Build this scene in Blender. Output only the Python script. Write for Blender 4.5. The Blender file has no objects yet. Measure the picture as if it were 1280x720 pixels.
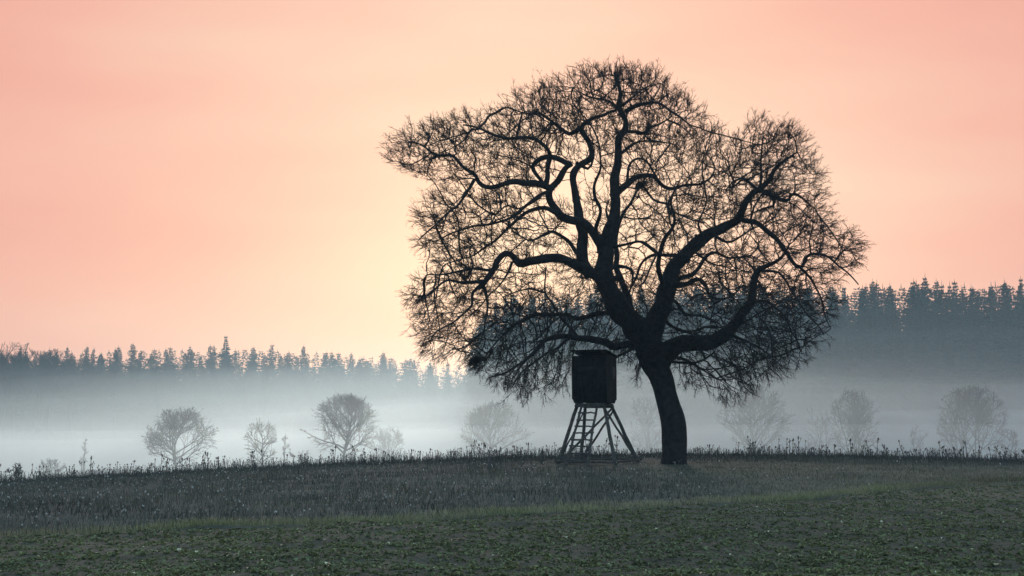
import bpy, math, random
import numpy as np
from mathutils import Vector, kdtree

random.seed(11)
rng = np.random.default_rng(11)
sc = bpy.context.scene
COL = sc.collection
R = math.radians

# ------------------------------------------------------------------ camera
EYE = 1.6                     # eye height above the near field
F = 1778.0                    # focal length in photo pixels (1280 wide): a 50 mm lens
PITCH = math.atan(200 / F)
cam = bpy.data.cameras.new('camera')
cam.lens = 50.0; cam.sensor_width = 36.0; cam.clip_start = 0.1; cam.clip_end = 3000
camo = bpy.data.objects.new('camera', cam); COL.objects.link(camo)
camo.location = (0, 0, EYE); camo.rotation_euler = (math.pi / 2 + PITCH, 0, 0)
sc.camera = camo

def ray(px, py):
    a = (np.asarray(px, float) - 640) / F
    b = (360 - np.asarray(py, float)) / F
    return a, math.cos(PITCH) - b * math.sin(PITCH), math.sin(PITCH) + b * math.cos(PITCH)
def at(px, py, Y):
    """world point that stands at distance Y and is seen at photo pixel (px, py)"""
    dx, dy, dz = ray(px, py)
    t = Y / dy
    return np.array([dx * t, Y, EYE + dz * t])

# ------------------------------------------------------------------ sky, sun, exposure
SUN_EL, SUN_AZ = R(8.2), R(0.8)         # low behind the oak, azimuth from +Y towards +X
SUN = Vector((math.sin(SUN_AZ) * math.cos(SUN_EL), math.cos(SUN_AZ) * math.cos(SUN_EL), math.sin(SUN_EL)))
w = bpy.data.worlds.new('World'); sc.world = w; w.use_nodes = True
nt = w.node_tree; nt.nodes.clear()
def N(tree, typ, **kw):
    n = tree.nodes.new(typ)
    for k, v in kw.items(): setattr(n, k, v)
    return n
def ramp(tree, stops, interp='EASE'):
    n = N(tree, 'ShaderNodeValToRGB'); cr = n.color_ramp; cr.interpolation = interp
    while len(cr.elements) < len(stops): cr.elements.new(0.5)
    for e, (p, c) in zip(cr.elements, stops):
        e.position = p; e.color = (*c, 1) if len(c) == 3 else c
    return n
L = nt.links.new
tc = N(nt, 'ShaderNodeTexCoord')
dot = N(nt, 'ShaderNodeVectorMath', operation='DOT_PRODUCT'); dot.inputs[1].default_value = SUN
L(tc.outputs['Generated'], dot.inputs[0])
acs = N(nt, 'ShaderNodeMath', operation='ARCCOSINE'); L(dot.outputs['Value'], acs.inputs[0])
ang = N(nt, 'ShaderNodeMath', operation='DIVIDE'); ang.inputs[1].default_value = R(90); L(acs.outputs[0], ang.inputs[0])
mp = N(nt, 'ShaderNodeMapping'); mp.inputs['Scale'].default_value = (1.6, 1.6, 7.0); L(tc.outputs['Generated'], mp.inputs[0])
cl = N(nt, 'ShaderNodeTexNoise'); cl.inputs['Scale'].default_value = 2.2; cl.inputs['Detail'].default_value = 2.5; cl.inputs['Roughness'].default_value = 0.45
L(mp.outputs[0], cl.inputs['Vector'])
cm = N(nt, 'ShaderNodeMapRange'); cm.inputs[1].default_value = .3; cm.inputs[2].default_value = .7; cm.inputs[3].default_value = -.065; cm.inputs[4].default_value = .065
L(cl.outputs['Fac'], cm.inputs[0])
ad = N(nt, 'ShaderNodeMath', operation='ADD'); L(ang.outputs[0], ad.inputs[0]); L(cm.outputs[0], ad.inputs[1])
veil = ramp(nt, [(0.0, (.93, .65, .49)), (.06, (.93, .59, .44)), (.13, (.93, .51, .385)), (.20, (.92, .44, .335)),
                 (.28, (.89, .385, .30)), (.45, (.73, .66, .70)), (.7, (.62, .89, 1.08)), (1.0, (.59, .90, 1.12))], 'LINEAR')
L(ad.outputs[0], veil.inputs[0])
sky = N(nt, 'ShaderNodeTexSky', sky_type='NISHITA'); sky.sun_disc = False
sky.sun_elevation = SUN_EL; sky.sun_rotation = SUN_AZ; sky.dust_density = 2.0
skm = N(nt, 'ShaderNodeVectorMath', operation='SCALE'); skm.inputs['Scale'].default_value = 0.15; L(sky.outputs[0], skm.inputs[0])
sep = N(nt, 'ShaderNodeSeparateXYZ'); L(tc.outputs['Generated'], sep.inputs[0])
elv = N(nt, 'ShaderNodeMapRange', interpolation_type='SMOOTHSTEP')
elv.inputs[1].default_value = .28; elv.inputs[2].default_value = .85; elv.inputs[3].default_value = .06; elv.inputs[4].default_value = .6
L(sep.outputs['Z'], elv.inputs[0])
mx = N(nt, 'ShaderNodeMix', data_type='RGBA'); L(elv.outputs[0], mx.inputs['Factor']); L(veil.outputs[0], mx.inputs[6]); L(skm.outputs[0], mx.inputs[7])
bg = N(nt, 'ShaderNodeBackground'); bg.inputs['Strength'].default_value = 1.0; L(mx.outputs[2], bg.inputs['Color'])
wo = N(nt, 'ShaderNodeOutputWorld'); L(bg.outputs[0], wo.inputs['Surface'])

sl = bpy.data.lights.new('sun', 'SUN'); sl.energy = 1.75; sl.angle = R(12); sl.color = (1.0, .93, .82)
so = bpy.data.objects.new('sun', sl); COL.objects.link(so); so.location = (20, 200, 80)
so.rotation_euler = SUN.to_track_quat('Z', 'Y').to_euler()

sc.view_settings.view_transform = 'Standard'; sc.view_settings.look = 'None'
sc.view_settings.exposure = 0.0; sc.view_settings.gamma = 1.0; sc.view_settings.use_curve_mapping = False
sc.render.engine = 'CYCLES'
cy = sc.cycles
cy.max_bounces = 10; cy.diffuse_bounces = 2; cy.glossy_bounces = 2; cy.transmission_bounces = 2; cy.volume_bounces = 9
cy.transparent_max_bounces = 64      # rays pass through many mist banks
cy.use_denoising = True

# ------------------------------------------------------------------ helpers
def mat(name, base, rough=.85, var=.35, scale=6.0, bump=.0, bscale=30.0, attr=False, spec=.25, transl=0.0):
    m = bpy.data.materials.new(name); m.use_nodes = True
    t = m.node_tree; t.nodes.clear(); l = t.links.new
    out = N(t, 'ShaderNodeOutputMaterial'); p = N(t, 'ShaderNodeBsdfPrincipled')
    p.inputs['Roughness'].default_value = rough; p.inputs['Specular IOR Level'].default_value = spec
    co = N(t, 'ShaderNodeTexCoord')
    nz = N(t, 'ShaderNodeTexNoise'); nz.inputs['Scale'].default_value = scale; nz.inputs['Detail'].default_value = 6
    l(co.outputs['Object'], nz.inputs['Vector'])
    mr = N(t, 'ShaderNodeMapRange'); mr.inputs[1].default_value = .3; mr.inputs[2].default_value = .7
    mr.inputs[3].default_value = 1 - var; mr.inputs[4].default_value = 1 + var; l(nz.outputs['Fac'], mr.inputs[0])
    sca = N(t, 'ShaderNodeVectorMath', operation='SCALE'); l(mr.outputs[0], sca.inputs['Scale'])
    if attr:
        a = N(t, 'ShaderNodeAttribute', attribute_name='tint'); l(a.outputs['Color'], sca.inputs[0])
    else:
        sca.inputs[0].default_value = base
    l(sca.outputs[0], p.inputs['Base Color'])
    if bump:
        n2 = N(t, 'ShaderNodeTexNoise'); n2.inputs['Scale'].default_value = bscale; n2.inputs['Detail'].default_value = 5
        l(co.outputs['Object'], n2.inputs['Vector'])
        b = N(t, 'ShaderNodeBump'); b.inputs['Strength'].default_value = bump; b.inputs['Distance'].default_value = .05
        l(n2.outputs['Fac'], b.inputs['Height']); l(b.outputs[0], p.inputs['Normal'])
    if transl:
        tr = N(t, 'ShaderNodeBsdfTranslucent'); l(sca.outputs[0], tr.inputs['Color'])
        ms = N(t, 'ShaderNodeMixShader'); ms.inputs[0].default_value = transl
        l(p.outputs[0], ms.inputs[1]); l(tr.outputs[0], ms.inputs[2]); l(ms.outputs[0], out.inputs['Surface'])
    else:
        l(p.outputs[0], out.inputs['Surface'])
    return m

def mesh_np(name, V, Q=None, T=None, tint=None, smooth=False):
    """mesh from numpy arrays: quads Q and/or triangles T"""
    me = bpy.data.meshes.new(name)
    V = np.ascontiguousarray(V, np.float32)
    loops = []; tot = []
    if Q is not None and len(Q): loops.append(np.asarray(Q, np.int32).ravel()); tot.append(np.full(len(Q), 4, np.int32))
    if T is not None and len(T): loops.append(np.asarray(T, np.int32).ravel()); tot.append(np.full(len(T), 3, np.int32))
    lp = np.concatenate(loops); tt = np.concatenate(tot)
    me.vertices.add(len(V)); me.vertices.foreach_set('co', V.ravel())
    me.loops.add(len(lp)); me.loops.foreach_set('vertex_index', lp)
    me.polygons.add(len(tt)); me.polygons.foreach_set('loop_start', np.concatenate([[0], np.cumsum(tt)[:-1]]).astype(np.int32))
    me.polygons.foreach_set('loop_total', tt)
    if smooth: me.polygons.foreach_set('use_smooth', np.ones(len(tt), bool))
    if tint is not None:
        a = me.attributes.new('tint', 'FLOAT_COLOR', 'POINT')
        c = np.ones((len(V), 4), np.float32); c[:, :3] = tint
        a.data.foreach_set('color', c.ravel())
    me.update(calc_edges=True); me.validate()
    return me

def obj(name, me, m, parent=None, loc=(0, 0, 0)):
    if m and not me.materials: me.materials.append(m)
    o = bpy.data.objects.new(name, me); COL.objects.link(o)
    if parent: o.parent = parent
    o.location = loc
    return o
def tag(o, label=None, cat=None, group=None, kind=None):
    if label: o['label'] = label
    if cat: o['category'] = cat
    if group: o['group'] = group
    if kind: o['kind'] = kind
    return o
def empty(name, loc=(0, 0, 0)):
    e = bpy.data.objects.new(name, None); COL.objects.link(e); e.location = loc; e.empty_display_size = .2
    return e

class Geo:
    """collects tubes and loose faces into one mesh"""
    def __init__(s): s.V = []; s.Q = []; s.T = []; s.n = 0
    def add(s, V, Q=None, T=None):
        if Q is not None: s.Q.append(np.asarray(Q) + s.n)
        if T is not None: s.T.append(np.asarray(T) + s.n)
        s.V.append(np.asarray(V, float)); s.n += len(V)
    def spikes(s, P, r):
        """three-sided twigs that run out to a point"""
        M, n, _ = P.shape
        n0 = s.n; s.tubes(P[:, :-1], r[:, :-1], 3) if n > 2 else None
        if n == 2:
            T = P[:, 1] - P[:, 0]; ref = np.zeros((M, 3)); ref[np.arange(M), np.argmin(np.abs(T), axis=1)] = 1
            u = np.cross(T, ref); u /= np.linalg.norm(u, axis=1, keepdims=True) + 1e-9; v = np.cross(T / (np.linalg.norm(T, axis=1, keepdims=True) + 1e-9), u)
            ring = np.stack([P[:, 0] + r[:, :1] * (u * math.cos(a) + v * math.sin(a)) for a in (0, 2.094, 4.189)], 1)
            s.add(ring.reshape(-1, 3), np.zeros((0, 4), int))
        m = n - 1; last = n0 + (np.arange(M) * m + m - 1) * 3
        tipi = s.n + np.arange(M); s.add(P[:, -1])
        s.T.append(np.concatenate([np.stack([last + k, last + (k + 1) % 3, tipi], 1) for k in range(3)]))
    def tubes(s, P, r, sides=3, cap=False):
        """P (M,n,3) polylines, r (M,n) radii"""
        P = np.asarray(P, float); r = np.asarray(r, float)
        M, n, _ = P.shape
        if M == 0: return
        T = np.gradient(P, axis=1); T /= np.linalg.norm(T, axis=2, keepdims=True) + 1e-9
        mean = P[:, -1] - P[:, 0]
        ref = np.zeros((M, 3)); ref[np.arange(M), np.argmin(np.abs(mean), axis=1)] = 1
        if n > 6 or sides > 5:      # parallel transport for the long limbs
            U = np.zeros_like(P)
            u = np.cross(T[:, 0], ref); u /= np.linalg.norm(u, axis=1, keepdims=True) + 1e-9
            for i in range(n):
                u = u - T[:, i] * np.sum(u * T[:, i], axis=1, keepdims=True)
                u /= np.linalg.norm(u, axis=1, keepdims=True) + 1e-9
                U[:, i] = u
        else:
            U = np.cross(T, ref[:, None, :]); U /= np.linalg.norm(U, axis=2, keepdims=True) + 1e-9
        W = np.cross(T, U)
        a = np.arange(sides) * 2 * math.pi / sides
        ring = P[:, :, None, :] + r[:, :, None, None] * (U[:, :, None, :] * np.cos(a)[None, None, :, None] + W[:, :, None, :] * np.sin(a)[None, None, :, None])
        V = ring.reshape(-1, 3)
        m, i, k = np.meshgrid(np.arange(M), np.arange(n - 1), np.arange(sides), indexing='ij')
        b = (m * n + i) * sides; k2 = (k + 1) % sides
        Q = np.stack([b + k, b + k2, b + sides + k2, b + sides + k], -1).reshape(-1, 4)
        s.add(V, Q)
        if cap and sides >= 3:
            base = s.n - len(V)
            tt = []
            for mm in range(M):
                for e in (0, n - 1):
                    st = base + (mm * n + e) * sides
                    for q in range(1, sides - 1): tt.append((st, st + q, st + q + 1))
            s.T.append(np.array(tt))
    def box(s, c, X, Yv, Z):
        """box centred at c with half-axis vectors"""
        c, X, Yv, Z = [np.asarray(q, float) for q in (c, X, Yv, Z)]
        V = [c + i * X + j * Yv + k * Z for i in (-1, 1) for j in (-1, 1) for k in (-1, 1)]
        s.add(V, [(0, 1, 3, 2), (4, 6, 7, 5), (0, 4, 5, 1), (2, 3, 7, 6), (0, 2, 6, 4), (1, 5, 7, 3)])
    def mesh(s, name, smooth=False, tint=None):
        return mesh_np(name, np.concatenate(s.V), np.concatenate(s.Q) if s.Q else None, np.concatenate(s.T) if s.T else None, tint, smooth)

def grow(P, D, Ln, n, wig, trop=(0, 0, 0), jitter=.15):
    """vectorised wandering twigs: M starts P, directions D, lengths Ln -> (M, n+1, 3)"""
    M = len(P); out = np.zeros((M, n + 1, 3)); out[:, 0] = P
    d = D / (np.linalg.norm(D, axis=1, keepdims=True) + 1e-9)
    trop = np.asarray(trop, float)
    for i in range(n):
        d = d + rng.normal(0, wig, (M, 3)) + trop / n
        d /= np.linalg.norm(d, axis=1, keepdims=True) + 1e-9
        out[:, i + 1] = out[:, i] + d * (Ln / n * (1 + rng.uniform(-jitter, jitter, M)))[:, None]
    return out
def sprout(Pl, per, lo=.25, hi=1.0, spread=.9):
    """child starts on polylines: returns points, directions, parent index, position along"""
    M, n, _ = Pl.shape
    idx = np.repeat(np.arange(M), per)
    t = rng.uniform(lo, hi, len(idx)) * (n - 1); i = np.clip(t.astype(int), 0, n - 2); f = (t - i)[:, None]
    A = Pl[idx, i]; B = Pl[idx, i + 1]
    D = B - A; D /= np.linalg.norm(D, axis=1, keepdims=True) + 1e-9
    S = rng.normal(0, 1, D.shape); S -= D * np.sum(S * D, axis=1, keepdims=True); S /= np.linalg.norm(S, axis=1, keepdims=True) + 1e-9
    return A + (B - A) * f, D + S * spread, idx, t / (n - 1)

_lat = {}
def vnoise(x, y, s, seed=0):
    if seed not in _lat: _lat[seed] = np.random.default_rng(100 + seed).uniform(-1, 1, (128, 128))
    g = _lat[seed]; u = np.asarray(x, float) / s + 400; v = np.asarray(y, float) / s + 400
    i = np.floor(u).astype(int); j = np.floor(v).astype(int); a = u - i; b = v - j
    a = a * a * (3 - 2 * a); b = b * b * (3 - 2 * b)
    G = lambda p, q: g[p % 128, q % 128]
    return (G(i, j) * (1 - a) + G(i + 1, j) * a) * (1 - b) + (G(i, j + 1) * (1 - a) + G(i + 1, j + 1) * a) * b

# ------------------------------------------------------------------ ground
YC = 66.0
_cp = np.array([(-400, 612), (0, 604), (150, 595), (320, 586), (480, 578), (640, 573), (760, 570), (860, 569), (1000, 570), (1150, 573), (1280, 577), (1700, 592)], float)
CX = (_cp[:, 0] - 640) / F * YC; CZ = EYE - (_cp[:, 1] - 560) / F * YC
_bp = np.array([(-500, 690, 25), (0, 671, 27.5), (250, 660, 29), (440, 651, 30.5), (640, 643, 33), (800, 634, 36), (1000, 624, 40), (1130, 612, 45), (1280, 603, 50), (1600, 590, 56)], float)
BX = (_bp[:, 0] - 640) / F * _bp[:, 2]; BY = _bp[:, 2]; BZ = EYE - (_bp[:, 1] - 560) / F * _bp[:, 2]
def sstep(t): t = np.clip(t, 0, 1); return t * t * (3 - 2 * t)
def yb(x): return np.interp(x, BX, BY)
def h(x, y):
    x = np.asarray(x, float); y = np.asarray(y, float)
    hc = np.interp(x, CX, CZ); B = yb(x) + .35 * vnoise(x, x * 0, 2.3, 5); zb = np.interp(x, BX, BZ)
    low = zb * np.clip(y / B, 0, 1) + .035 * vnoise(x, y, .32, 1) + .05 * vnoise(x, y, 1.1, 2)
    low = low - .07 * np.exp(-((y - B) / .5) ** 2)
    t = np.clip((y - B) / (YC - B), 0, 1)
    up = zb + (hc - zb) * t ** 1.05 + .07 * vnoise(x, y, 2.1, 3) * np.clip(1 - t, .25, 1) + .03 * vnoise(x, y, .6, 4)
    z = np.where(y < B, low, up)
    fall = sstep((y - YC) / 95.0)
    z = np.where(y > YC, hc - (hc + 5.0) * fall + .03 * vnoise(x, y, .6, 4) * (1 - fall), z)
    right = sstep((x + 20) / 60.0)
    rise = np.clip(y - 262, 0, None) * (.05 + .17 * right)
    return z + np.minimum(rise, 14 + 10 * right) + np.where(y > 150, .4 * vnoise(x, y, 30, 6), 0)

def axis(stops):
    o = [stops[0][0]]
    for (a, _), (b, st) in zip(stops[:-1], stops[1:]):
        k = max(1, int(round((b - a) / st))); o += list(a + (b - a) * np.arange(1, k + 1) / k)
    return np.array(o)
xs = axis([(-480, 0), (-60, 12), (-26, 1.2), (28, .34), (60, 1.2), (480, 12)])
ys = axis([(-60, 0), (0, 5), (14, .8), (36, .2), (70, .4), (110, 1.5), (700, 10)])
GX, GY = np.meshgrid(xs, ys); GZ = h(GX, GY)
nx, ny = len(xs), len(ys)
V = np.stack([GX, GY, GZ], -1).reshape(-1, 3)
i, j = np.meshgrid(np.arange(ny - 1), np.arange(nx - 1), indexing='ij'); b = (i * nx + j).ravel()
Q = np.stack([b, b + 1, b + nx + 1, b + nx], -1)
x, y = V[:, 0], V[:, 1]
soil = np.array([.068, .071, .052]); fallow = np.array([.058, .068, .060]); strip = np.array([.14, .14, .095]); mead = np.array([.09, .10, .07]); gtrack = np.array([.085, .095, .06])
k = sstep((y - yb(x) + .1 * vnoise(x, y, .8, 8)) / .35)[:, None]
tint = soil * (1 - k) + fallow * k
sw = (np.exp(-((y - yb(x) - 1.3 - .5 * vnoise(x, y, 2.5, 9)) / 1.0) ** 2) * (y > yb(x) + .1))[:, None]
tint = tint * (1 - .8 * sw) + strip * .8 * sw
gr = (sstep((x - 2) / 8) * sstep((y - yb(x)) / 3) * (1 - sstep((y - 58) / 6)))[:, None] * (.6 + .4 * vnoise(x, y, 3.0, 10))[:, None]
tint = tint * (1 - gr * .7) + gtrack * gr * .7
km = sstep((y - 75) / 30)[:, None]
tint = tint * (1 - km) + mead * km
tint *= (1 + .22 * vnoise(x, y, .9, 11) + .15 * vnoise(x, y, .3, 12))[:, None]
M_ground = mat('field_soil', (0.05, .05, .04), rough=.95, var=.3, scale=9, bump=.8, bscale=14, attr=True)
g = obj('ground', mesh_np('ground', V, Q, tint=tint, smooth=True), M_ground); tag(g, kind='structure')
g['label'] = 'dark rolling field rising to a weedy crest with misty valley beyond'

# ------------------------------------------------------------------ haze and valley mist
def volume_mat(name, col, dens, aniso):
    m = bpy.data.materials.new(name); m.use_nodes = True; t = m.node_tree; t.nodes.clear()
    o = N(t, 'ShaderNodeOutputMaterial'); v = N(t, 'ShaderNodeVolumePrincipled')
    v.inputs['Color'].default_value = (*col, 1); v.inputs['Density'].default_value = dens; v.inputs['Anisotropy'].default_value = aniso
    t.links.new(v.outputs[0], o.inputs['Volume'])
    return m
gb = Geo(); gb.box((0, 325, 13), (500, 0, 0), (0, 405, 0), (0, 0, 35))
tag(obj('haze', gb.mesh('haze'), volume_mat('haze_air', (.55, .82, 1.0), .0004, .3)), 'thin blue grey morning haze filling the whole valley', 'haze', kind='stuff')
def mist_layer(top, amp, dens, y0, seed, label, col=(.86, .94, 1.0), aniso=.70):
    X = np.linspace(-470, 470, 44); Yy = np.concatenate([np.linspace(y0, y0 + 24, 8), np.linspace(y0 + 30, 320, 34), np.linspace(330, 690, 14)])
    A, Bm = np.meshgrid(X, Yy)
    Zt = top + amp * (vnoise(A, Bm, 70, seed) + .5 * vnoise(A, Bm, 28, seed + 1))
    Zt = Zt * (.64 + .52 * sstep((A + 90) / 110))     # the mist lies lower at the open end of the valley
    Zt = -5.5 + (Zt + 5.5) * sstep((Bm - y0) / 22.0)
    nX, nY = len(X), len(Yy)
    top_v = np.stack([A, Bm, Zt], -1).reshape(-1, 3); bot_v = top_v.copy(); bot_v[:, 2] = -9
    ii, jj = np.meshgrid(np.arange(nY - 1), np.arange(nX - 1), indexing='ij'); b = (ii * nX + jj).ravel(); K = nX * nY
    Qt = np.stack([b, b + 1, b + nX + 1, b + nX], -1); Qb = np.stack([b, b + nX, b + nX + 1, b + 1], -1) + K
    rim = [r * nX for r in range(nY)][::-1] + list(range(1, nX)) + [r * nX + nX - 1 for r in range(1, nY)] + [(nY - 1) * nX + c for c in range(1, nX - 1)][::-1]
    Qs = [(rim[q] + K, rim[(q + 1) % len(rim)] + K, rim[(q + 1) % len(rim)], rim[q]) for q in range(len(rim))]
    me = mesh_np('mist', np.concatenate([top_v, bot_v]), np.concatenate([Qt, Qb, np.array(Qs)]))
    o = obj('valley_mist', me, volume_mat('mist_air', col, dens, aniso)); tag(o, label, 'mist', kind='stuff')
FOG, BLUE = (.84, .955, 1.0), (.55, .82, 1.0)
for q, (top, amp, dens, col, label) in enumerate((
        (3.4, .9, .0042, FOG, 'dense white ground mist lying on the valley meadow'),
        (5.0, 1.2, .0034, FOG, 'low mist bank wrapping the feet of the bare trees'),
        (7.0, 1.6, .0030, FOG, 'milky mist bank at half height of the bare trees'),
        (9.0, 2.0, .0012, FOG, 'pale mist bank wrapping the crowns of the bare trees'),
        (11.5, 2.4, .0006, FOG, 'soft mist floating just above the bare trees'),
        (14.5, 3.0, .00035, BLUE, 'thin mist rising along the foot of the forest'),
        (18.0, 3.2, .0002, BLUE, 'faint mist veiling the forest half way up'),
        (22.0, 3.2, .0001, BLUE, 'last wisps of mist drifting below the tree tops'))):
    mist_layer(top, amp, dens, 84 - q, 21 + 4 * q, label, col)

# ------------------------------------------------------------------ materials
M_bark = mat('oak_bark', (.020, .018, .019), rough=.95, var=.5, scale=5, bump=1.0, bscale=16)
M_twig = mat('oak_twig', (.018, .016, .017), rough=.9, var=.3, scale=3)
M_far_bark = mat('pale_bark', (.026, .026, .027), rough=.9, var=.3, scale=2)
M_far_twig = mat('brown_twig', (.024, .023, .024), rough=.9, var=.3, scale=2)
M_needle = mat('spruce_needles', (.022, .034, .026), rough=.9, var=.5, scale=.8)
M_strunk = mat('spruce_bark', (.05, .042, .036), rough=.9)
M_wood = mat('weathered_timber', (.085, .08, .075), rough=.9, var=.4, scale=7, bump=.5, bscale=40)
M_wall = mat('dark_boards', (.016, .016, .018), rough=.8, var=.4, scale=5, bump=.4, bscale=25)
M_side = mat('paler_boards', (.026, .0255, .028), rough=.85, var=.35, scale=5, bump=.4, bscale=25)  # side walls and shutter, a little paler than the front and back boards
M_roof = mat('roofing_felt', (.03, .03, .032), rough=.9)

# ------------------------------------------------------------------ the oak
DT = 59.0
S = DT / F      # metres per photo pixel at the oak
oak_base = at(842, 582, DT); oak_base[2] = float(h(oak_base[0], DT)) - .03
oak = empty('oak_tree', oak_base)
tag(oak, 'huge bare old oak with a broad gnarled crown beside the raised hide', 'tree')
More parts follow.
